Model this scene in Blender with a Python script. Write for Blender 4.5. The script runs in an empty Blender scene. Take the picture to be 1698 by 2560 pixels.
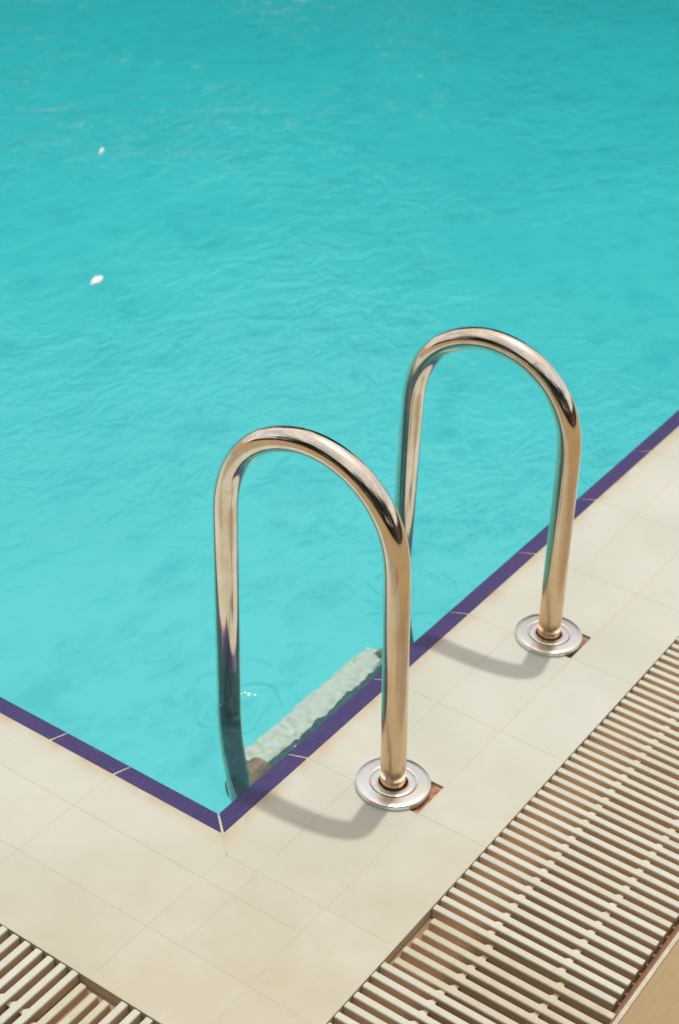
import bpy, bmesh, math, random
from mathutils import Vector, Matrix, noise
R = math.radians
random.seed(7)
scene = bpy.context.scene
COL = scene.collection

# ------------------------------------------------------------------ helpers
def tag(o, label=None, cat=None, group=None, kind=None):
    if label: o['label'] = label
    if cat: o['category'] = cat
    if group: o['group'] = group
    if kind: o['kind'] = kind
    return o

def empty(name, loc=(0, 0, 0)):
    o = bpy.data.objects.new(name, None)
    o.location = loc
    o.empty_display_size = 0.05
    COL.objects.link(o)
    return o

def build(name, verts, faces, mat, parent=None, smooth=False):
    me = bpy.data.meshes.new(name)
    me.from_pydata([tuple(v) for v in verts], [], faces)
    me.validate()
    if smooth:
        for p in me.polygons: p.use_smooth = True
    if mat: me.materials.append(mat)
    o = bpy.data.objects.new(name, me)
    COL.objects.link(o)
    if parent: o.parent = parent
    return o

class MB:
    """collects shapes, then links them as one mesh object"""
    def __init__(s): s.v = []; s.f = []
    def add(s, vs, fs):
        b = len(s.v); s.v += [tuple(v) for v in vs]; s.f += [tuple(i + b for i in f) for f in fs]
    def box(s, x0, x1, y0, y1, z0, z1, bottom=True):
        vs = [(x0,y0,z0),(x1,y0,z0),(x1,y1,z0),(x0,y1,z0),(x0,y0,z1),(x1,y0,z1),(x1,y1,z1),(x0,y1,z1)]
        fs = [(4,5,6,7),(0,1,5,4),(1,2,6,5),(2,3,7,6),(3,0,4,7)]
        if bottom: fs.append((3,2,1,0))
        s.add(vs, fs)
    def lathe(s, prof, cx, cy, n=64):
        """profile of (radius, z) pairs turned round a vertical axis"""
        vs = []; fs = []
        for r, z in prof:
            for k in range(n):
                a = 2*math.pi*k/n
                vs.append((cx + r*math.cos(a), cy + r*math.sin(a), z))
        for i in range(len(prof)-1):
            for k in range(n):
                k2 = (k+1) % n
                fs.append((i*n+k, i*n+k2, (i+1)*n+k2, (i+1)*n+k))
        s.add(vs, fs)
    def tube(s, pts, r, n=32, caps=True, rr=None):
        pts = [Vector(p) for p in pts]
        m = len(pts)
        vs = []; fs = []
        t0 = (pts[1]-pts[0]).normalized()
        ref = Vector((1, 0, 0)) if abs(t0.x) < .9 else Vector((0, 1, 0))
        u = (ref - t0*ref.dot(t0)).normalized()
        for i, p in enumerate(pts):
            t = (pts[min(i+1, m-1)] - pts[max(i-1, 0)]).normalized()
            u = (u - t*u.dot(t)).normalized(); w = t.cross(u)
            rad = rr[i] if rr else r
            for k in range(n):
                a = 2*math.pi*k/n
                vs.append(p + (u*math.cos(a) + w*math.sin(a))*rad)
        for i in range(m-1):
            for k in range(n):
                k2 = (k+1) % n
                fs.append((i*n+k, i*n+k2, (i+1)*n+k2, (i+1)*n+k))
        if caps:
            fs.append(tuple(range(n-1, -1, -1))); fs.append(tuple((m-1)*n + k for k in range(n)))
        s.add(vs, fs)
    def build(s, name, mat, parent=None, smooth=False):
        return build(name, s.v, s.f, mat, parent, smooth)

# ------------------------------------------------------------------ materials
class NT:
    def __init__(s, name):
        s.m = bpy.data.materials.new(name); s.m.use_nodes = True
        s.t = s.m.node_tree; s.t.nodes.clear()
        s.out = s.n('ShaderNodeOutputMaterial')
    def n(s, kind, **kw):
        nd = s.t.nodes.new(kind)
        for k, v in kw.items():
            if k in ('ins',):
                for a, b in v.items(): nd.inputs[a].default_value = b
            else: setattr(nd, k, v)
        return nd
    def l(s, a, b): s.t.links.new(a, b)
    def math(s, op, a, b=None, c=None, clamp=False):
        nd = s.n('ShaderNodeMath', operation=op); nd.use_clamp = clamp
        for i, x in enumerate((a, b, c)):
            if x is None: continue
            if isinstance(x, (int, float)): nd.inputs[i].default_value = x
            else: s.l(x, nd.inputs[i])
        return nd.outputs[0]
    def mix(s, fac, a, b, mode='MIX'):
        nd = s.n('ShaderNodeMix', data_type='RGBA', blend_type=mode)
        for i, x in ((0, fac), (6, a), (7, b)):
            if isinstance(x, (int, float)): nd.inputs[i].default_value = x
            elif isinstance(x, (tuple, list)): nd.inputs[i].default_value = (*x, 1)
            else: s.l(x, nd.inputs[i])
        return nd.outputs[2]
    def noise(s, vec, scale, detail=3, rough=.5, dist=0):
        nd = s.n('ShaderNodeTexNoise'); nd.inputs['Scale'].default_value = scale
        nd.inputs['Detail'].default_value = detail; nd.inputs['Roughness'].default_value = rough
        nd.inputs['Distortion'].default_value = dist
        s.l(vec, nd.inputs['Vector']); return nd.outputs['Fac']
    def coord(s): return s.n('ShaderNodeTexCoord').outputs['Object']
    def mapping(s, vec, scale=(1,1,1), rot=(0,0,0), loc=(0,0,0)):
        nd = s.n('ShaderNodeMapping'); nd.inputs['Scale'].default_value = scale
        nd.inputs['Rotation'].default_value = rot; nd.inputs['Location'].default_value = loc
        s.l(vec, nd.inputs['Vector']); return nd.outputs[0]
    def ramp(s, fac, lo, hi):
        nd = s.n('ShaderNodeMapRange'); nd.inputs[1].default_value = lo; nd.inputs[2].default_value = hi
        s.l(fac, nd.inputs[0]); return nd.outputs[0]
    def bump(s, h, strength=.3, dist=.001, normal=None):
        nd = s.n('ShaderNodeBump'); nd.inputs['Strength'].default_value = strength
        nd.inputs['Distance'].default_value = dist; s.l(h, nd.inputs['Height'])
        if normal: s.l(normal, nd.inputs['Normal'])
        return nd.outputs[0]
    def princ(s, color=None, rough=.5, metal=0, spec=.5, normal=None):
        b = s.n('ShaderNodeBsdfPrincipled')
        for key, x in (('Base Color', color), ('Roughness', rough), ('Metallic', metal), ('Specular IOR Level', spec)):
            if x is None: continue
            if isinstance(x, (int, float)): b.inputs[key].default_value = x
            elif isinstance(x, (tuple, list)): b.inputs[key].default_value = (*x, 1)
            else: s.l(x, b.inputs[key])
        if normal: s.l(normal, b.inputs['Normal'])
        s.l(b.outputs[0], s.out.inputs[0]); return b

def island(nt): return nt.n('ShaderNodeNewGeometry').outputs['Random Per Island']
def objrand(nt): return nt.n('ShaderNodeObjectInfo').outputs['Random']

def mat_tile():
    t = NT('cream_glazed_tile'); c = t.coord()
    n1 = t.noise(c, 3.5, 4, .6); n2 = t.noise(c, 60, 3, .6); n3 = t.noise(c, 420, 2, .5)
    base = t.mix(t.ramp(n1, .35, .7), TILE_A, TILE_B)
    base = t.mix(t.math('MULTIPLY', island(t), .35), base, TILE_C)
    # rusty yellow staining left where splash water dries beside the pool edge
    sep = t.n('ShaderNodeSeparateXYZ'); t.l(c, sep.inputs[0])
    d = t.math('MULTIPLY', t.math('MAXIMUM', t.math('MULTIPLY', sep.outputs[0], 1), t.math('MULTIPLY', sep.outputs[1], 1)), -1)
    # signed distance outside the pool corner = -min(x, y)
    d = t.math('MULTIPLY', t.math('MINIMUM', sep.outputs[0], sep.outputs[1]), -1)
    near = t.math('SUBTRACT', 1, t.math('DIVIDE', d, .035), clamp=True)
    st = t.math('MULTIPLY', t.math('MULTIPLY', near, near), t.ramp(t.noise(c, 14, 4, .6), .3, .65))
    base = t.mix(t.math('MULTIPLY', st, .9, clamp=True), base, (.52, .36, .16))
    far = t.ramp(t.math('ADD', sep.outputs[0], sep.outputs[1]), .20, -.42)
    di = t.math('MULTIPLY', far, t.ramp(t.noise(c, 7, 5, .65), -.1, .85))
    base = t.mix(t.math('MULTIPLY', di, .85, clamp=True), base, (.47, .405, .26))
    base = t.mix(t.math('MULTIPLY', t.ramp(n2, .62, .8), .10), base, (.40, .31, .2))
    base = t.mix(t.math('MULTIPLY', t.ramp(n3, .35, .65), .10), base, (.42, .38, .28))
    h = t.math('ADD', t.math('MULTIPLY', n2, .6), t.math('MULTIPLY', n3, .25))
    t.princ(base, .38, 0, .35, t.bump(h, .35, .0006)); return t.m

TILE_A = (.64, .66, .59); TILE_B = (.55, .575, .505); TILE_C = (.52, .535, .455)

def mat_plain(name, col, rough=.6, var=.2, scale=20, dark=None, bump=.3, bdist=.001, spec=.4, metal=0):
    t = NT(name); c = t.coord(); n1 = t.noise(c, scale, 4, .6); n2 = t.noise(c, scale*7, 3, .6)
    dk = dark or tuple(x*(1-var*1.6) for x in col)
    base = t.mix(t.ramp(n1, .3, .7), col, dk)
    base = t.mix(t.math('MULTIPLY', t.ramp(n2, .4, .75), var), base, tuple(x*.7 for x in col))
    t.princ(base, rough, metal, spec, t.bump(n2, bump, bdist)); return t.m

def mat_blue():
    t = NT('cobalt_ridged_tile'); c = t.coord(); n1 = t.noise(c, 9, 3, .6); n2 = t.noise(c, 120, 3, .6)
    b = t.mix(t.ramp(n1, .3, .7), (.036, .030, .15), (.075, .040, .16))
    b = t.mix(t.math('MULTIPLY', island(t), .5), b, (.028, .03, .15))
    b = t.mix(t.math('MULTIPLY', t.ramp(n2, .5, .8), .25), b, (.18, .14, .26))
    t.princ(b, .28, 0, .5, t.bump(n2, .4, .0006)); return t.m

def mat_bar():
    t = NT('white_grate_plastic'); c = t.coord(); n1 = t.noise(c, 30, 4, .6); n2 = t.noise(c, 260, 3, .6)
    b = t.mix(t.ramp(n1, .35, .75), (.62, .65, .57), (.575, .59, .50))
    b = t.mix(t.math('MULTIPLY', objrand(t), .45), b, (.50, .48, .37))
    b = t.mix(t.math('MULTIPLY', t.ramp(n2, .55, .8), .25), b, (.40, .31, .19))
    t.princ(b, .5, 0, .4, t.bump(n2, .4, .0006)); return t.m

def mat_bar_dirty():
    t = NT('dirty_grate_plastic'); c = t.coord(); n1 = t.noise(c, 25, 4, .6); n2 = t.noise(c, 260, 3, .6)
    b = t.mix(t.ramp(n1, .35, .75), (.58, .57, .45), (.50, .46, .33))
    b = t.mix(t.math('MULTIPLY', t.ramp(n2, .5, .8), .3), b, (.30, .21, .12))
    t.princ(b, .6, 0, .3, t.bump(n2, .4, .0006)); return t.m

def mat_steel(name, col=(.87, .81, .71), r0=.07, r1=.16, stain_and_reflection=False):
    t = NT(name); c = t.coord()
    n1 = t.noise(c, 22, 5, .65); n2 = t.noise(t.mapping(c, (260, 260, 22)), 1, 3, .6); n3 = t.noise(c, 75, 3, .6)
    b = t.mix(t.ramp(n1, .42, .75), col, tuple(x*y for x, y in zip(col, (.9, .8, .66))))
    spot = t.ramp(n3, .70, .78)
    b = t.mix(t.math('MULTIPLY', spot, .6), b, (.22, .12, .06))
    rough = t.math('ADD', t.math('MULTIPLY', t.ramp(n1, .35, .8), r1 - r0), r0)
    if stain_and_reflection:                       # tea staining mixed with painted gold reflection and shade towards the post base
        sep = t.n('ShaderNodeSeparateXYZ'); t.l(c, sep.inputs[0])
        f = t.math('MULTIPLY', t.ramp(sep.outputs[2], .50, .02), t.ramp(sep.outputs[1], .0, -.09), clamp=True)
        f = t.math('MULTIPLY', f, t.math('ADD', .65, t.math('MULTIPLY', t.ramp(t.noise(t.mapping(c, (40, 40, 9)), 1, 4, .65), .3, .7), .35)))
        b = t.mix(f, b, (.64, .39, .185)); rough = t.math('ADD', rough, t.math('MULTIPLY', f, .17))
    t.princ(b, rough, 1, .5, t.bump(n2, .06, .0004)); return t.m

def mat_rust():
    t = NT('rusty_anchor_metal'); c = t.coord(); n1 = t.noise(c, 70, 4, .65); n2 = t.noise(c, 300, 3, .6)
    b = t.mix(t.ramp(n1, .35, .65), (.20, .085, .035), (.42, .22, .10))
    b = t.mix(t.ramp(n1, .66, .74), b, (.62, .56, .44))
    t.princ(b, .45, .2, .5, t.bump(n1, .8, .003)); return t.m

def mat_water():
    t = NT('pool_water'); c = t.coord()
    a = t.noise(t.mapping(c, (4.0, 9.0, 1), (0, 0, R(33+100))), 1.0, 3, .55, .6)
    b = t.noise(t.mapping(c, (9, 26, 1), (0, 0, R(33+70))), 1.0, 3, .6, .4)
    d = t.noise(c, 55, 2, .5)
    patch = t.ramp(t.noise(t.mapping(c, loc=(3, 1, 0)), .9, 3, .6), .34, .66)
    e = t.noise(t.mapping(c, (8, 11, 1), (0, 0, R(33+118))), 1.0, 3, .6, 1.2)
    h = t.math('ADD', t.math('ADD', t.math('MULTIPLY', a, .26), t.math('MULTIPLY', t.math('ADD', t.math('MULTIPLY', b, .20), t.math('MULTIPLY', e, .5)), t.math('ADD', .25, patch))), t.math('MULTIPLY', d, .03))
    nrm = t.bump(h, 1.0, WAVE)
    fr = t.n('ShaderNodeFresnel'); fr.inputs[0].default_value = 1.33; t.l(nrm, fr.inputs['Normal'])
    tr = t.n('ShaderNodeBsdfTransparent'); tr.inputs[0].default_value = (*WTINT, 1)
    gl = t.n('ShaderNodeBsdfGlossy'); gl.inputs['Roughness'].default_value = .03; t.l(nrm, gl.inputs['Normal'])
    df = t.n('ShaderNodeBsdfDiffuse'); df.inputs[0].default_value = (.22, .76, .80, 1)   # cloudy, chlorine-hazed water
    m0 = t.n('ShaderNodeMixShader'); m0.inputs[0].default_value = MILK; t.l(tr.outputs[0], m0.inputs[1]); t.l(df.outputs[0], m0.inputs[2])
    mx = t.n('ShaderNodeMixShader'); t.l(fr.outputs[0], mx.inputs[0]); t.l(m0.outputs[0], mx.inputs[1]); t.l(gl.outputs[0], mx.inputs[2])
    va = t.n('ShaderNodeVolumeAbsorption'); va.inputs['Color'].default_value = (*WABS, 1); va.inputs['Density'].default_value = .40
    t.l(va.outputs[0], t.out.inputs['Volume'])
    t.l(mx.outputs[0], t.out.inputs[0]); return t.m
WABS = (.26, .905, .922)
MILK = .08; WAVE = .016; WTINT = (.97, .99, .99)

def mat_floor():
    t = NT('turquoise_pool_lining'); c = t.coord()
    n1 = t.noise(c, .8, 4, .6); n2 = t.noise(t.mapping(c, (1.3, 2.2, 1), (0, 0, R(33+80))), 2.2, 5, .68)
    b = t.mix(t.ramp(n1, .3, .7), (.37, .75, .78), (.31, .69, .73))
    b = t.mix(t.math('MULTIPLY', t.ramp(n2, .50, .68), .6), b, (.14, .56, .62))  # darker teal patches painted for the ripple reflections on the water
    t.princ(b, .6, 0, .2); return t.m

def mat_grime():
    t = NT('slat_grime_and_shade'); c = t.coord(); n1 = t.noise(c, 45, 4, .6)
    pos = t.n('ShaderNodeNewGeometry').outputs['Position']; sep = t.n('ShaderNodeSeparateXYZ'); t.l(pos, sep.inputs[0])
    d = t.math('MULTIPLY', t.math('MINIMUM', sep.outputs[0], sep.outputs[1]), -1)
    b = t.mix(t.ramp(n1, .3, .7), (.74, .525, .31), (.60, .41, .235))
    # shade of the open channel painted into the grime, fading along the ladder side
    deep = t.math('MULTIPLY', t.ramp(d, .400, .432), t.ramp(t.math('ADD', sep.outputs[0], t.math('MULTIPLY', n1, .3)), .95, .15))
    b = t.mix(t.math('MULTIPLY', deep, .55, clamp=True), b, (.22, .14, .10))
    corner_brown = t.ramp(t.math('ADD', sep.outputs[0], t.math('MULTIPLY', n1, .2)), .42, -.22)  # slat sides turn darker brown towards low x
    b = t.mix(t.math('MULTIPLY', corner_brown, .58, clamp=True), b, (.24, .165, .11))
    t.princ(b, .8, 0, .2, t.bump(n1, .4, .001)); return t.m

def mat_stone():
    t = NT('ribbed_tan_stone'); c = t.coord(); n1 = t.noise(c, 1.5, 5, .6); n2 = t.noise(c, 35, 4, .6)
    w = t.n('ShaderNodeTexWave', wave_type='BANDS', bands_direction='Y'); w.inputs['Scale'].default_value = 28
    w.inputs['Distortion'].default_value = 1.5; w.inputs['Detail'].default_value = 2; t.l(c, w.inputs[0])
    b = t.mix(t.ramp(n1, .3, .7), (.44, .335, .185), (.38, .285, .155))
    b = t.mix(t.math('MULTIPLY', t.ramp(n2, .35, .75), .3), b, (.30, .225, .12))
    b = t.mix(t.math('MULTIPLY', w.outputs['Fac'], .14), b, (.28, .21, .11))
    h = t.math('ADD', w.outputs['Fac'], n2)
    t.princ(b, .75, 0, .25, t.bump(h, .4, .001)); return t.m

M = dict(
    tile=mat_tile(), blue=mat_blue(), bar=mat_bar(), dirty=mat_bar_dirty(),
    steel=mat_steel('polished_steel', stain_and_reflection=True), plate=mat_steel('flange_steel', (.80, .84, .85), .22, .34),
    rust=mat_rust(), water=mat_water(), floor=mat_floor(), stone=mat_stone(),
    grout=mat_plain('pale_grout', (.66, .62, .50), .85, .2, 40),
    joint=mat_plain('tan_tile_joint', (.585, .57, .46), .7, .3, 14, dark=(.53, .46, .30)),
    channel=mat_plain('brown_channel_lining', (.42, .285, .155), .8, .3, 12, dark=(.31, .205, .11), bump=.6, bdist=.003),
    rail_frame=mat_plain('red_brown_frame', (.28, .13, .06), .55, .3, 30),
    tread=mat_plain('pale_tread_plastic', (.93, .89, .76), .5, .3, 70, dark=(.72, .74, .66), bump=.8, bdist=.003),
    wall=mat_plain('turquoise_wall_tile', (.35, .70, .72), .4, .15, 6),
    band=mat_plain('navy_waterline_tile', (.05, .075, .17), .3, .3, 30),
    petal=mat_plain('white_petal', (.93, .93, .92), .5, .02, 80),
    grime=mat_grime(),
    wood=mat_plain('dark_stained_timber', (.055, .032, .02), .7, .35, 6, bump=.6, bdist=.004),
    bark=mat_plain('brown_bark', (.12, .08, .05), .9, .4, 8),
    leaf=mat_plain('dark_green_leaves', (.035, .075, .03), .6, .35, 3),
    render=mat_plain('tan_render', (.24, .17, .11), .85, .2, 2),
    roof=mat_plain('brown_roof_tile', (.11, .06, .04), .8, .3, 3),
    glass=mat_plain('dark_window_glass', (.02, .03, .035), .08, .1, 2, spec=.6),
    earth=mat_plain('dry_earth', (.30, .23, .14), .95, .3, .6),
)

# ------------------------------------------------------------------ measured layout (metres)
WATER_Z = -0.012
GI, GO = 0.3325, 0.6285            # inner and outer line of the overflow gratings
FR = 0.641                         # outer line of the channel frame
LEN = 20.0                          # how far deck and gratings run from the corner
PX, PY = 20.0, 20.0                  # pool size
PITCH = 0.0222
TILE_T = 0.012
J = 0.0011                         # joint width

# ------------------------------------------------------------------ deck: tiles over their joint bed
tiles = MB()
holes = [(.2185, .2965, -.2095, -.10), (.7185, .7970, -.2095, -.10)]
def put_tile(x0, x1, y0, y1):
    rects = [(x0 + J/2, x1 - J/2, y0 + J/2, y1 - J/2)]
    for hx0, hx1, hy0, hy1 in holes:
        nxt = []
        for a, b, c, d in rects:
            if hx1 <= a or hx0 >= b or hy1 <= c or hy0 >= d: nxt.append((a, b, c, d)); continue
            if hx0 > a: nxt.append((a, hx0, c, d))
            if hx1 < b: nxt.append((hx1, b, c, d))
            m0, m1 = max(a, hx0), min(b, hx1)
            if hy0 > c: nxt.append((m0, m1, c, hy0))
            if hy1 < d: nxt.append((m0, m1, hy1, d))
        rects = nxt
    for a, b, c, d in rects:
        z = 0.0
        tiles.box(a, b, c, d, -TILE_T, z, bottom=False)
C0, C1, C2 = -.0325, -.0905, -.2117
grid = [.22 + .25*k for k in range(int(LEN/.25))]
for (r0, r1), first in (((C1, 0), [C0]), ((C2, C1), [C1, -.03]), ((-GI, C2), [C2, -.03])):
    cuts = first + grid
    for a, b in zip(cuts, cuts[1:]):
        if first == [C0] and a == C0: continue
        put_tile(a, b, r0, r1); put_tile(r0, r1, a, b)
h = J/2
def poly_tile(pts):
    n = len(pts)
    tiles.add([(x, y, 0) for x, y in pts] + [(x, y, -TILE_T) for x, y in pts],
              [tuple(range(n))] + [(k, k+n, (k+1) % n + n, (k+1) % n) for k in range(n)])
# the two first tiles meet in a short mitre at the pool corner, then square tiles fill the corner
poly_tile([(h, -h), (C0 + h, C0 - h + J*1.4), (C0 + h, C1 + h), (grid[0] - h, C1 + h), (grid[0] - h, -h)])
poly_tile([(-h, h), (-h, grid[0] - h), (C1 + h, grid[0] - h), (C1 + h, C0 + h), (C0 - h + J*1.4, C0 + h)])
put_tile(C1, C0, C1, C0); put_tile(C2, C1, C2, C1); put_tile(-GI, C2, -GI, C2)
deck = tiles.build('pool_deck', M['tile']); tag(deck, kind='structure')
bed = MB()
def bed_rect(x0, x1, y0, y1):
    rects = [(x0, x1, y0, y1)]
    for hx0, hx1, hy0, hy1 in holes:
        nxt = []
        for a, b, c, d in rects:
            if hx1 <= a or hx0 >= b or hy1 <= c or hy0 >= d: nxt.append((a, b, c, d)); continue
            if hx0 > a: nxt.append((a, hx0, c, d))
            if hx1 < b: nxt.append((hx1, b, c, d))
            m0, m1 = max(a, hx0), min(b, hx1)
            if hy0 > c: nxt.append((m0, m1, c, hy0))
            if hy1 < d: nxt.append((m0, m1, hy1, d))
        rects = nxt
    for a, b, c, d in rects:
        bed.add([(a, c, -.00025), (b, c, -.00025), (b, d, -.00025), (a, d, -.00025)], [(0, 1, 2, 3)])
bed_rect(-GI, LEN, -GI, 0)
bed_rect(-GI, 0, 0, LEN)
# faces of the deck towards the channels
bed.add([(-GI, -GI, -.0012), (LEN, -GI, -.0012), (LEN, -GI, -.03), (-GI, -GI, -.03)], [(0, 3, 2, 1)])
bed.add([(-GI, -GI, -.0012), (-GI, LEN, -.0012), (-GI, LEN, -.03), (-GI, -GI, -.03)], [(0, 1, 2, 3)])
tag(bed.build('deck_bed', M['joint']), kind='structure')

# ------------------------------------------------------------------ ridged blue edge strip dipping into the water
def strip_profile():
    """(distance from the deck edge, height): seven small ridges on a slope that dips under the water, then the nose"""
    pr = [(0.0006, -.010), (0.0006, -.0008), (.002, -.0003)]
    nr = 6; w = .0385/nr
    for k in range(nr):
        d0 = .002 + k*w; z = lambda d: -.0003 - .30*d
        pr += [(d0 + w*.15, z(d0) - .0003), (d0 + w*.32, z(d0) + .0004), (d0 + w*.72, z(d0) + .0003), (d0 + w*.90, z(d0) - .0004), (d0 + w, z(d0+w) - .0004)]
    pr += [(.0425, -.016), (.0435, -.026), (.0435, -.060)]
    return pr
PROF = strip_profile()
def strip_tile(a, b, along, parent):
    """one edge tile from a to b; 'along' is x (ladder side) or y (short side); a <= 0 means mitred at the corner"""
    vs = []; fs = []
    n = len(PROF)
    for e, (s, lo) in enumerate(((a, True), (b, False))):
        for d, z in PROF:
            t = (d + .0028) if (lo and a <= 0) else (s + .0022 if lo else s - .0022)
            vs.append((t, d, z) if along == 'x' else (d, t, z))
    for i in range(n-1):
        f = (i, i+1, n+i+1, n+i)
        fs.append(f if along == 'y' else f[::-1])
    fs.append(tuple(range(n))); fs.append(tuple(range(2*n-1, n-1, -1)))
    return build('edge_tile', vs, fs, M['blue'], parent)
def coping(along, cuts, label):
    root = empty('pool_coping', (0, 0, 0))
    tag(root, label, 'coping', 'blue copings round the pool')
    for a, b in zip(cuts, cuts[1:]): strip_tile(a, b, along, root)
    g = MB(); L = cuts[-1]
    P = [(0.0, -.0004), (.039, -.0128), (.0415, -.0165), (.0425, -.026), (.0425, -.060)]
    vs = []
    for s in (0, 1):
        for d, z in P:
            t = L if s else d
            vs.append((t, d, z) if along == 'x' else (d, t, z))
    n = len(P)
    g.add(vs, [((i, i+1, n+i+1, n+i) if along == 'y' else (i, n+i, n+i+1, i+1)) for i in range(n-1)])
    g.build('grout', M['grout'], root)
    return root
coping('x', [0.0] + [.22 + .25*k for k in range(78)], 'dark blue ridged edge strip under the ladder, between the water and the cream deck')
coping('y', [0.0, .2195, .3535] + [.6035 + .25*k for k in range(76)], 'dark blue ridged edge strip without a ladder, running to the left photo edge')

# ------------------------------------------------------------------ pool basin and water
DEPTH = -3.9
b = MB(); fz = lambda x, y: -1.30 - .060*(x + y)      # the floor falls away towards the deep end
b.add([(x, y, fz(x, y)) for x, y in ((0, 0), (PX, 0), (PX, PY), (0, PY))], [(0, 1, 2, 3)])
tag(b.build('pool_floor', M['floor']), kind='structure')
b = MB(); w = .0420
for z0, z1 in ((DEPTH, -.30),):
    b.add([(w, w, z0), (PX, w, z0), (PX, w, z1), (w, w, z1)], [(3, 2, 1, 0)])
    b.add([(w, w, z0), (w, PY, z0), (w, PY, z1), (w, w, z1)], [(0, 1, 2, 3)])
    b.add([(PX, w, z0), (PX, PY, z0), (PX, PY, .0), (PX, w, .0)], [(3, 2, 1, 0)])
    b.add([(w, PY, z0), (PX, PY, z0), (PX, PY, .0), (w, PY, .0)], [(0, 1, 2, 3)])
tag(b.build('pool_wall', M['wall']), kind='structure')
b = MB()
b.add([(w, w, -.30), (PX, w, -.30), (PX, w, -.045), (w, w, -.045)], [(3, 2, 1, 0)])
b.add([(w, w, -.30), (w, PY, -.30), (w, PY, -.045), (w, w, -.045)], [(0, 1, 2, 3)])
tag(b.build('pool_wall_band', M['band']), kind='structure')

def graded(first, step, upto, end, grow):
    out = [first]
    while out[-1] < upto: out.append(out[-1] + step)
    s = step
    while out[-1] < end:
        s *= grow; out.append(min(out[-1] + s, end))
    return out
gx = graded(.028, .0045, .70, PX - .002, 1.05)
gy = graded(.028, .0045, .70, PY - .002, 1.05)
legs_xy = [(.25, .184), (.75, .171)]
def wave(x, y):
    n = noise.noise(Vector((x*26, y*40, 0)))*.0006 + noise.noise(Vector((x*70, y*70, 3)))*.00035
    for k, (lx, ly) in enumerate(legs_xy):
        d = math.hypot(x - lx, y - ly)
        if d < .5:
            wob = noise.noise(Vector((x*16, y*16, 9 + k)))
            amp = (.020 if k == 0 else .0035)*math.exp(-d*(19 if k == 0 else 12))*(1.0 if x > lx - .03 or k else math.exp(-(lx - .03 - x)*9))*(.35 + 1.3*max(0, noise.noise(Vector((x*13 + 5, y*13, 2))) + .35))
            n += amp*math.sin(d*108 + wob*5.5)
    e = min(x, y) - .04
    if e < .05: n += .0024*math.exp(-max(e, 0)*60)*(noise.noise(Vector((x*45, y*45, 21))) + .6*noise.noise(Vector((x*120, y*120, 5))))
    return WATER_Z + n
nx, ny = len(gx), len(gy)
vs = [(x, y, wave(x, y) if (x < .9 and y < .9) else WATER_Z) for y in gy for x in gx]
fs = [(j*nx+i, j*nx+i+1, (j+1)*nx+i+1, (j+1)*nx+i) for j in range(ny-1) for i in range(nx-1)]
tag(build('water', vs, fs, M['water'], None, True), kind='structure')

# ------------------------------------------------------------------ the ladder
ladder = empty('pool_ladder', (.5, 0, 0))
tag(ladder, 'polished steel pool ladder, two arched handrails going from deck flanges into the water', 'ladder')
PR = .0204
def smooth_path(pts, n=10):
    """Catmull-Rom through the points"""
    P = [Vector(p) for p in pts]; out = []
    P = [P[0]*2 - P[1]] + P + [P[-1]*2 - P[-2]]
    for i in range(1, len(P)-2):
        p0, p1, p2, p3 = P[i-1:i+3]
        for k in range(n):
            t = k/n
            out.append(.5*((2*p1) + (p2-p0)*t + (2*p0-5*p1+4*p2-p3)*t*t + (3*p1-p0-3*p2+p3)*t*t*t))
    out.append(P[-2]); return out
def rail(x, base_y, s0, s1, leg, top_z, dx):
    """post from the deck, half-circle arch, leg down into the pool, all in the plane x"""
    pts = [(x, base_y, -.06), (x, base_y, .0)]
    (ya, za), (yb, zb) = s0, s1
    for k in range(1, 8): pts.append((x + dx*k/8, base_y + (ya-base_y)*k/8, za*k/8))
    cy, cz = (ya+yb)/2, (za+zb)/2; rad = (yb-ya)/2
    for k in range(0, 25):
        a = math.pi*(1 - k/24.0)
        pts.append((x + dx, cy + rad*math.cos(a), cz + (top_z-cz)*math.sin(a)))
    ly, lz = leg
    for k in range(1, 12): pts.append((x + dx*(1-k/11), yb + (ly-yb)*k/11, zb + (lz-zb)*k/11))
    for dy, z in ((-.003, -.06), (-.011, -.11), (-.026, -.17), (-.037, -.24), (-.043, -.32), (-.044, -.5), (-.044, -.8), (-.044, LEG_Z)): pts.append((x, ly + dy, z))   # bends towards the wall under water
    path = smooth_path(pts, 6)
    for _ in range(2):
        L = [0.0]
        for a, b in zip(path, path[1:]): L.append(L[-1] + (b-a).length)
        N = int(L[-1]/.006); new = []; i = 0
        for k in range(N+1):
            d = L[-1]*k/N
            while i < len(L)-2 and L[i+1] < d: i += 1
            q = (d - L[i])/max(L[i+1]-L[i], 1e-9); new.append(path[i].lerp(path[i+1], q))
        path = new
        for _ in range(25): path = [path[0]] + [(a + b*2 + c)/4 for a, b, c in zip(path, path[1:], path[2:])] + [path[-1]]
    m = MB(); m.tube(path, PR, 40)
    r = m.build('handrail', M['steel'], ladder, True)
    r.matrix_parent_inverse = Matrix.Translation((-.5, 0, 0))
    return r
LEG_Z = -1.15
rail(.2505, -.1435, (-.1215, .395), (.1985, .400), (.184, -.012), .5565, 0)
rail(.7505, -.1475, (-.1365, .385), (.1745, .385), (.171, -.012), .5325, .003)
def child(o):
    o.matrix_parent_inverse = Matrix.Translation((-.5, 0, 0)); return o
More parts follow.
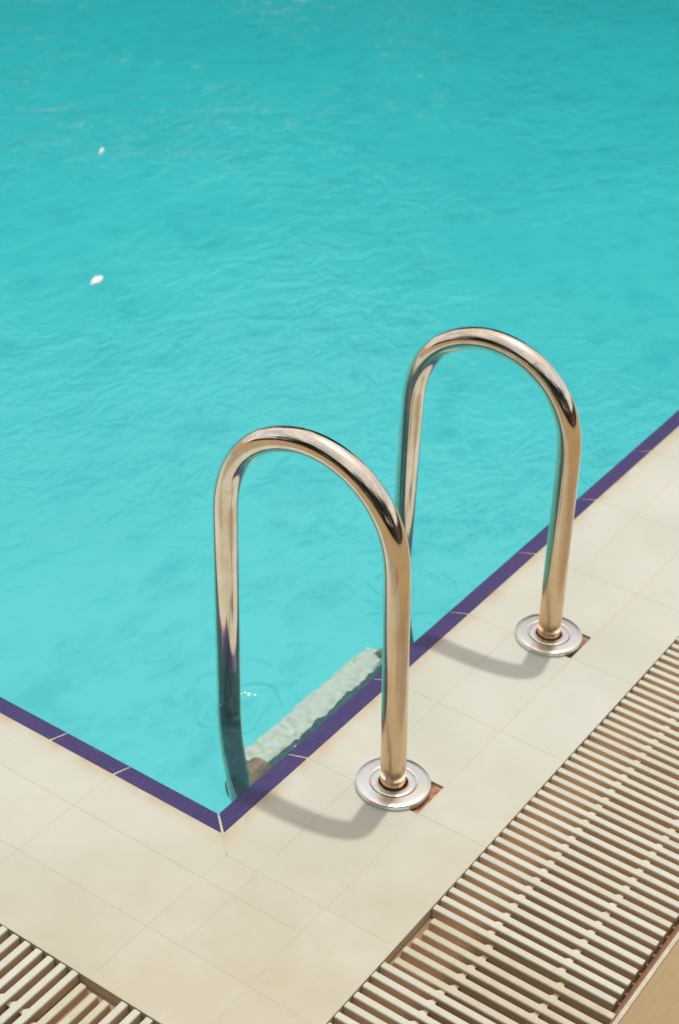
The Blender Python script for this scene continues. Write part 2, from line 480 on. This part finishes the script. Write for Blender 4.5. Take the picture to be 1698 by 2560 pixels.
for (fx, fy) in ((.2505, -.1435), (.7505, -.1475)):
    m = MB()
    m.lathe([(.0594, -.001), (.0599, .003), (.0598, .0068), (.0592, .0080), (.0580, .0085), (.0500, .0089), (.0400, .0092), (.0368, .0093),
             (.0363, .0086), (.0357, .0086), (.0352, .0093), (.0335, .0095), (.0262, .0096), (.0240, .0094), (.0228, .0085), (.0221, .004), (.0220, -.001)], fx, fy, 96)
    child(m.build('flange', M['plate'], ladder, True))
for hx0, hx1, hy0, hy1 in holes:
    m = MB(); nn = 22
    vv = []; 
    for j in range(nn+1):
        for i in range(nn+1):
            x = hx0 + (hx1-hx0)*i/nn; y = hy0 + (hy1-hy0)*j/nn
            vv.append((x, y, -.005 + .003*noise.noise(Vector((x*90, y*90, 1)))))
    m.add(vv, [(j*(nn+1)+i, j*(nn+1)+i+1, (j+1)*(nn+1)+i+1, (j+1)*(nn+1)+i) for j in range(nn) for i in range(nn)])
    for sx, sy in ((hx0 + .016, hy0 + .012), (hx1 - .012, hy0 + .022)):
        m.lathe([(.0042, -.006), (.0042, -.0022), (.0034, -.0012), (.0001, -.0012)], sx, sy, 10)
    child(m.build('anchor_plate', M['rust'], ladder, True))
for tz in (-.185, -.44, -.70, -.95):
    m = MB(); y0 = .168; y1 = .220; nn = 80; mm = 10; vs = []
    for j in range(mm+1):
        for i in range(nn+1):
            x = .325 + .408*i/nn; y = y0 + (y1-y0)*j/mm
            vs.append((x, y + (.004*noise.noise(Vector((x*21, j*.3, tz*9))) + .003*noise.noise(Vector((x*63, j*.3, tz*7))) + .0025*noise.noise(Vector((x*170, j*.3, tz*7))))*(1 if j in (0, mm) else .4), tz + .006*noise.noise(Vector((x*75, y*75, tz)))))
    m.add(vs, [(j*(nn+1)+i, j*(nn+1)+i+1, (j+1)*(nn+1)+i+1, (j+1)*(nn+1)+i) for j in range(mm) for i in range(nn)])
    m.box(.330, .728, y0 + .006, y1 - .006, tz-.030, tz-.0045)
    tr = child(m.build('tread', M['tread'], ladder))
    for (tx, s) in ((.2505, 1), (.7505, -1)):
        m = MB(); m.tube([(tx + s*.006, .172, tz - .016), (tx + s*.016, .172, tz - .016), (tx + s*(.085 if s > 0 else .034), .176, tz - .014)], .03, 20, rr=[.020, .030, .026])
        m.build('tread_clamp', M['rust'], tr)

# ------------------------------------------------------------------ overflow channels and their gratings
ch = MB()
LEDGE = GI + .085
def channel(along):
    A0, A1 = -FR, LEN
    def q(d0, z0, d1, z1, s0=A0, s1=A1):
        if along == 'x': v = [(s0, -d0, z0), (s1, -d0, z0), (s1, -d1, z1), (s0, -d1, z1)]; ch.add(v, [(3, 2, 1, 0)])
        else: v = [(-d0, s0, z0), (-d0, s1, z0), (-d1, s1, z1), (-d1, s0, z1)]; ch.add(v, [(0, 1, 2, 3)])
    st = -GI if along == 'y' else -FR
    q(GI, -.0175, LEDGE, -.0175, st); q(LEDGE, -.0175, LEDGE, -.06, st); q(LEDGE, -.06, FR - .02, -.06, st); q(FR - .02, -.06, FR - .02, -.032, st)
    q(FR - .02, -.032, FR, -.032, st)
channel('x'); channel('y')
tag(ch.build('drain_channel', M['channel']), kind='structure')
fr = MB()
def lip(along):
    if along == 'x':
        fr.box(-FR, LEN, -FR, -FR + .004, -.032, -.0015); fr.box(-FR, LEN, -FR + .004, -GO - .001, -.032, -.016)
    else:
        fr.box(-FR, -FR + .004, -GI, LEN, -.032, -.0015); fr.box(-FR + .004, -GO - .001, -GI, LEN, -.032, -.016)
lip('x'); lip('y')
tag(fr.build('channel_rim', M['rail_frame']), kind='structure')
edge = MB()
edge.box(-FR - .006, LEN, -FR - .006, -FR, -.02, .0012)
edge.box(-FR - .006, -FR, -FR, LEN, -.02, .0012)
tag(edge.build('rim_sealant', M['grout']), kind='structure')

BW = .0118; BH = .0145
def bar_mesh(name, mat, side, along, ln=GO-GI-.002, seed=0):
    """one slat, rounded along its top, with the two link knobs on its far side; runs away from the deck edge"""
    m = MB(); w2 = BW/2
    sec = [(-w2*1.42, -BH), (-w2*1.02, -.0032), (-w2, -.0022), (-w2*.86, -.0006), (-w2*.5, 0), (w2*.5, 0), (w2*.86, -.0006), (w2, -.0022), (w2*1.02, -.0032), (w2*1.42, -BH)]
    n = len(sec); ends = [(.0, .9), (.0012, 1), (ln - .0012, 1), (ln, .9)]
    vs = []
    for d, k in ends:
        for s, z in sec: vs.append((s*k, -d, z - (1-k)*.012))
    fs = [(i*n + j, i*n + j+1, (i+1)*n + j+1, (i+1)*n + j) for i in range(3) for j in range(n-1)]
    fs += [tuple(range(n)), tuple(range(4*n-1, 3*n-1, -1))]
    m.add(vs, fs)
    for kd in (.0915, .2065):
        for (r, z1) in ((.0062, -.0016),):
            vs = []; seg = 10
            for z, rr in ((-.0142, r), (z1 - .0012, r), (z1, r*.8)):
                for k in range(seg):
                    a = 2*math.pi*k/seg
                    vs.append((w2 - .001 + rr*.95*math.cos(a), -kd + rr*1.15*math.sin(a), z))
            f2 = [(i*seg + k, i*seg + (k+1) % seg, (i+1)*seg + (k+1) % seg, (i+1)*seg + k) for i in range(2) for k in range(seg)]
            f2.append(tuple(2*seg + k for k in range(seg)))
            m.add(vs, f2)
        m.box(w2 - .002, PITCH - w2 + .002, -kd - .004, -kd + .004, -.0143, -.0062)
    if along == 'y':
        m.v = [(y, x, z) for x, y, z in m.v]; m.f = [f[::-1] for f in m.f]
    me = bpy.data.meshes.new(name); me.from_pydata(m.v, [], m.f); me.validate(); me.materials.append(mat); me.materials.append(side)
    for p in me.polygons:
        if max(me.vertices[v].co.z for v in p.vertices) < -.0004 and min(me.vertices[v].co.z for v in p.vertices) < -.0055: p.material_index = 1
    return me
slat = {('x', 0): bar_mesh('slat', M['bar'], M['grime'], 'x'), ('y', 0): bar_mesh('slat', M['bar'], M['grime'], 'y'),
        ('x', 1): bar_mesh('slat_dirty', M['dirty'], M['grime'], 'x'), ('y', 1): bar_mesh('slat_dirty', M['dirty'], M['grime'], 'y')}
def grating(along, s0, count, label, dirty=0, shift=0.0, drop=0.0, tilt=0.0):
    base = (s0, -GI - .001 - shift, -drop) if along == 'x' else (-GI - .001 - shift, s0, -drop)
    root = empty('drain_grating', base)
    tag(root, label, 'grating', 'slatted gratings over the overflow channel')
    for k in range(count):
        o = bpy.data.objects.new('slat', slat[(along, dirty)]); COL.objects.link(o); o.parent = root
        t = k*(PITCH if not dirty else .0229) + random.uniform(-.0005, .0005); z = random.uniform(-.0008, .0004) - drop*0
        dy = random.uniform(-.0006, .0006) if not dirty else random.uniform(-.003, .003)
        if dirty: z += random.uniform(-.002, .001); t += random.uniform(-.0016, .0016)
        o.location = (t, dy, z) if along == 'x' else (dy, t, z)
        o.rotation_euler = (random.uniform(-.002, .002), 0, random.uniform(-.004, .004))
    return root
# slots between slats start at x = .065 + k * PITCH on the ladder side
grating('x', .0715, 96, 'long clean run of white slats from the slipped tan slats to the right photo edge')
grating('x', -.0435, 5, 'five tan slats slipped away from the deck edge, leaving a dark slot', 1, .010, .0022)
grating('x', -.0660 - 11*PITCH, 12, 'short run of white slats at the bottom photo edge, below the five slipped tan slats')
grating('y', -.0060, 96, 'white slats in the bottom left corner of the photo, left of the slipped slats')
grating('y', -.0725, 3, 'three slats in the bottom left corner slipped off the deck edge under a dark slot', 1, .010, .0022)
grating('y', -.0950 - 9*PITCH, 10, 'last white slats at the bottom edge in the left corner, right of the slipped slats')

# ------------------------------------------------------------------ the paved surround
st = MB()
st.add([(-FR-.006-9, -FR-.006, -.001), (-FR-.006, -FR-.006, -.001), (-FR-.006, LEN, -.001), (-FR-.006-9, LEN, -.001)], [(0, 1, 2, 3)])
st.add([(-FR-.006-9, -FR-.006-9, -.001), (LEN, -FR-.006-9, -.001), (LEN, -FR-.006, -.001), (-FR-.006-9, -FR-.006, -.001)], [(0, 1, 2, 3)])
st.add([(-FR-9, PY, -.001), (PX+6, PY, -.001), (PX+6, PY+6, -.001), (-FR-9, PY+6, -.001)], [(0, 1, 2, 3)])
st.add([(PX, -FR-9, -.001), (PX+6, -FR-9, -.001), (PX+6, PY, -.001), (PX, PY, -.001)], [(0, 1, 2, 3)])
tag(st.build('pavement', M['stone']), kind='structure')
g = MB()
S = 160
for (x0, x1, y0, y1) in ((-S, S, -S, -9.6), (-S, S, PY+6, S), (-S, -9.6, -9.6, PY+6), (PX+6, S, -9.6, PY+6)):
    g.add([(x0, y0, -.02), (x1, y0, -.02), (x1, y1, -.02), (x0, y1, -.02)], [(0, 1, 2, 3)])
tag(g.build('ground', M['earth']), kind='structure')

# ------------------------------------------------------------------ white petals on the water
def petal(x, y, pts, label):
    n = len(pts); vs = [(x, y, WATER_Z + .005)] + [(x + px, y + py, WATER_Z + .0035) for px, py in pts] + [(x + px, y + py, WATER_Z + .0015) for px, py in pts]
    f = [(0, k+1, (k+1) % n + 1) for k in range(n)] + [(k+1, k+1+n, (k+1) % n + 1 + n, (k+1) % n + 1) for k in range(n)]
    tag(build('petal', vs, f, M['petal'], None, True), label, 'petal', 'white petals afloat')
view = Vector((.837, .547)); side = Vector((.547, -.837))
def local(pts, s):
    return [tuple((side*a*s + view*b*s*2.0)) for a, b in pts]
petal(1.363, 1.472, local([(-.9, -.9), (-.35, -1.15), (-.2, -.7), (.3, -.75), (.8, -.1), (1.05, .6), (.6, 1.1), (0, .75), (-.35, 1.05), (-.65, .5), (-.95, -.1)][::1], .0135), 'larger white notched petal floating on the turquoise water, the lower of two')
petal(2.04, 2.058, local([(-.45, -1.4), (.1, -1.5), (.5, -.4), (.55, .9), (.2, 1.5), (-.3, 1.2), (-.55, 0)], .0085), 'smaller white petal floating on the turquoise water, higher in the photo')

# ------------------------------------------------------------------ surroundings (outside the frame; they show in the steel and the water)
def fence(x0, y0, x1, y1, h, label):
    root = empty('timber_fence', (x0, y0, 0)); tag(root, label, 'fence', 'timber screens behind the pool deck')
    d = Vector((x1-x0, y1-y0)); L = d.length; d.normalize(); nrm = Vector((-d.y, d.x))
    def slab(m, a, b, z0, z1, t0, t1):
        c = [d*a + nrm*t0, d*b + nrm*t0, d*b + nrm*t1, d*a + nrm*t1]
        m.add([(p.x, p.y, z0) for p in c] + [(p.x, p.y, z1) for p in c], [(4,5,6,7),(0,1,5,4),(1,2,6,5),(2,3,7,6),(3,0,4,7),(3,2,1,0)])
    m = MB(); k = 0.0
    while k < L - .1:
        slab(m, k, k + .13, .06, h - random.uniform(0, .05), .05, .075); k += .145
    m.build('boards', M['wood'], root)
    k = 0
    while k <= L:
        m = MB(); slab(m, k, k + .09, 0, h + .05, -.045, .045); m.build('post', M['wood'], root); k += 2.4
def tree(x, y, h, r, seed, label, proto=[None]):
    root = empty('tree', (x, y, 0)); tag(root, label, 'tree', 'trees round the pool')
    rnd = random.Random(seed)
    if proto[0] is None:
        m = MB(); m.tube([(0, 0, 0), (.05, .03, .25), (.02, .06, .5), (.05, .02, .8)], .03, 10, rr=[.045, .035, .028, .01])
        for k in range(5):
            a = k*1.3; m.tube([(.03, .05, .42 + .06*k), (.12*math.cos(a), .12*math.sin(a), .55 + .06*k), (.25*math.cos(a), .25*math.sin(a), .62 + .06*k)], .01, 6, rr=[.016, .010, .004])
        trunk = m.build('trunk', M['bark'], root)
        m = MB(); cl = [(rnd.gauss(0, .2), rnd.gauss(0, .2), .66 + rnd.gauss(0, .15), rnd.uniform(.10, .2)) for _ in range(26)]
        for _ in range(5200):
            cx, cy, cz, cr = rnd.choice(cl)
            v = Vector((rnd.gauss(0, 1), rnd.gauss(0, 1), rnd.gauss(0, 1))).normalized()*cr*rnd.uniform(.5, 1)
            p = Vector((cx, cy, cz)) + v; s = rnd.uniform(.012, .026)
            q = Vector((rnd.gauss(0, 1), rnd.gauss(0, 1), rnd.gauss(0, 1))).normalized(); t = q.orthogonal().normalized(); u = q.cross(t)
            m.add([p - t*s, p - u*s*.5, p + t*s, p + u*s*.5], [(0, 1, 2, 3)])
        crown = m.build('crown', M['leaf'], root)
        proto[0] = (trunk.data, crown.data)
    else:
        for nm, me in zip(('trunk', 'crown'), proto[0]):
            o = bpy.data.objects.new(nm, me); COL.objects.link(o); o.parent = root
    root.scale = (h, h, h); root.rotation_euler.z = seed*1.7
fence(-9.5, -9.5, 22, -9.5, 2.6, 'dark brown timber fence along the deck beyond the slatted grating')
fence(-9.5, 22, -9.5, -9.5, 2.6, 'dark brown timber fence behind the short side of the pool')
TREES = [(17, 30, 15.5, 'tallest dark green tree, at the right end of the far row'), (23, 30, 15.0, 'second tallest dark green tree beside the tallest one'),
         (28.5, 31, 13.0, 'dark green tree between the two tallest and the middle of the row'), (33.5, 31, 10.5, 'dark green tree in the middle of the far row'),
         (38, 31, 9.0, 'low dark green tree left of the middle of the far row'), (43, 31, 14.5, 'dark green tree opposite the blue corner'),
         (48, 31, 16.5, 'dark green tree at the left end of the far row'), (10, 31, 11.0, 'dark green tree standing off to the right of the row'), (55, 33, 9.0, 'small dark green tree off to the left of the row')]
TREES += [(196, 12.5, 9.5, 'dark tree beyond the timber fence, straight behind the camera'), (208, 12, 6.4, 'low dark tree beyond the timber fence behind the camera'),
          (221, 14.5, 12.5, 'tall dark tree beyond the corner of the timber fence'), (236, 12.5, 7.6, 'dark tree beyond the fence on the grating side'),
          (252, 11.5, 10.5, 'tall dark tree beyond the fence on the grating side'), (268, 12, 6.5, 'low dark tree farthest along the fence on the grating side'), (182, 12, 6.5, 'low dark tree beyond the fence on the short side'),
          (170, 12.5, 8.5, 'tall dark tree beyond the fence along the short side'), (159, 12.5, 6.8, 'middling dark tree beyond the fence along the short side'),
          (149, 13.5, 9.5, 'tallest dark tree beyond the fence along the short side'), (139, 15.5, 8.5, 'dark tree farthest along the fence of the short side')]
for k, (a, dist, h, lab) in enumerate(TREES): tree(dist*math.cos(R(a)), dist*math.sin(R(a)), h, 0, k+1, lab)

def building(az, dist, wide, h, label):
    root = empty('apartment_building', (dist*math.cos(R(az)), dist*math.sin(R(az)), 0)); root.rotation_euler.z = R(az) + math.pi
    tag(root, label, 'building')
    m = MB(); m.box(-12, 0, -wide/2, wide/2, 0, h); m.build('wall', M['render'], root)
    m = MB(); m.box(-12.4, .4, -wide/2 - .4, wide/2 + .4, h, h + .35); m.build('roof', M['roof'], root)
    fm = gm = None
    n = int(wide//3); st = int(h//3.1)
    for f in range(st):
        for k in range(n):
            y = -wide/2 + (k + .5)*wide/n; z = .9 + f*3.1
            if fm is None:
                a = MB()
                for bx in ((-.8, -.7, -.75, .75), (.7, .8, -.75, .75)): a.box(.002, .09, bx[0], bx[1], bx[2], bx[3])
                a.box(.002, .09, -.7, .7, .65, .75); a.box(.002, .12, -.7, .7, -.75, -.65)
                o = a.build('window', M['roof'], root); fm = o.data
                g = MB(); g.box(.004, .03, -.698, .698, -.648, .648); p = g.build('pane', M['glass'], o); gm = p.data
            else:
                o = bpy.data.objects.new('window', fm); COL.objects.link(o); o.parent = root
                p = bpy.data.objects.new('pane', gm); COL.objects.link(p); p.parent = o
            o.location = (0, y, z + .9)
building(23.5, 36, 10.5, 20.2, 'tan apartment building with a flat brown roof behind the far row of trees')

# ------------------------------------------------------------------ light
CLOUD = (7.4, 7.7, 7.9)
SUN = Vector((.275, .09, 1)).normalized()
elev = math.asin(SUN.z); az = math.atan2(SUN.y, SUN.x)
world = bpy.data.worlds.new('World'); scene.world = world; world.use_nodes = True
wt = world.node_tree; bg = wt.nodes['Background']
sky = wt.nodes.new('ShaderNodeTexSky'); sky.sky_type = 'NISHITA'; sky.sun_disc = False
sky.sun_elevation = elev; sky.sun_rotation = math.pi/2 - az
sky.dust_density = 3.0; sky.air_density = 1.0; sky.ozone_density = 1.0
wb = wt.nodes.new('ShaderNodeMix'); wb.data_type = 'RGBA'; wb.blend_type = 'MULTIPLY'; wb.inputs[0].default_value = 1
wb.inputs[7].default_value = (1.09, .97, .88, 1)      # warm film white balance
tc = wt.nodes.new('ShaderNodeTexCoord'); mp = wt.nodes.new('ShaderNodeMapping'); mp.inputs['Scale'].default_value = (1, 1, 2.6)
cn = wt.nodes.new('ShaderNodeTexNoise'); cn.inputs['Scale'].default_value = 2.6; cn.inputs['Detail'].default_value = 6; cn.inputs['Roughness'].default_value = .58
mr = wt.nodes.new('ShaderNodeMapRange'); mr.inputs[1].default_value = .38; mr.inputs[2].default_value = .66; mr.inputs[3].default_value = .34; mr.inputs[4].default_value = .92
wt.links.new(tc.outputs['Generated'], mp.inputs[0]); wt.links.new(mp.outputs[0], cn.inputs['Vector']); wt.links.new(cn.outputs['Fac'], mr.inputs[0])
hz = wt.nodes.new('ShaderNodeMix'); hz.data_type = 'RGBA'; hz.inputs[7].default_value = (*CLOUD, 1)   # thin bright cloud over the blue
wt.links.new(mr.outputs[0], hz.inputs[0]); wt.links.new(sky.outputs[0], hz.inputs[6])
wt.links.new(hz.outputs[2], wb.inputs[6]); wt.links.new(wb.outputs[2], bg.inputs[0]); bg.inputs[1].default_value = .15
ld = bpy.data.lights.new('sun', 'SUN'); ld.energy = 2.0; ld.angle = R(1.5); ld.color = (1, .95, .86)
lo = bpy.data.objects.new('sun', ld); COL.objects.link(lo)
lo.rotation_euler = SUN.to_track_quat('Z', 'Y').to_euler()

# ------------------------------------------------------------------ camera
yaw, pitch, roll = R(33.15269443), R(32.53754336), R(3.18000904)
fw = Vector((math.cos(yaw)*math.cos(pitch), math.sin(yaw)*math.cos(pitch), -math.sin(pitch)))
rt = Vector((math.sin(yaw), -math.cos(yaw), 0)); dn = fw.cross(rt)
c_, s_ = math.cos(roll), math.sin(roll)
rt, dn = rt*c_ - dn*s_, rt*s_ + dn*c_
cd = bpy.data.cameras.new('camera'); co = bpy.data.objects.new('camera', cd); COL.objects.link(co)
co.matrix_world = Matrix(((rt.x, -dn.x, -fw.x, -1.49002702), (rt.y, -dn.y, -fw.y, -1.15120955), (rt.z, -dn.z, -fw.z, 1.78613544), (0, 0, 0, 1)))
cd.sensor_fit = 'VERTICAL'; cd.sensor_height = 36; cd.lens = 4205.2/2560*36
cd.clip_start = .05; cd.clip_end = 500
cd.dof.use_dof = True; cd.dof.focus_distance = 2.3; cd.dof.aperture_fstop = 6.3
scene.camera = co

scene.view_settings.view_transform = 'Standard'; scene.view_settings.look = 'None'
scene.view_settings.exposure = -0.15; scene.view_settings.gamma = 1
scene.render.engine = 'CYCLES'
scene.cycles.max_bounces = 10; scene.cycles.transparent_max_bounces = 12
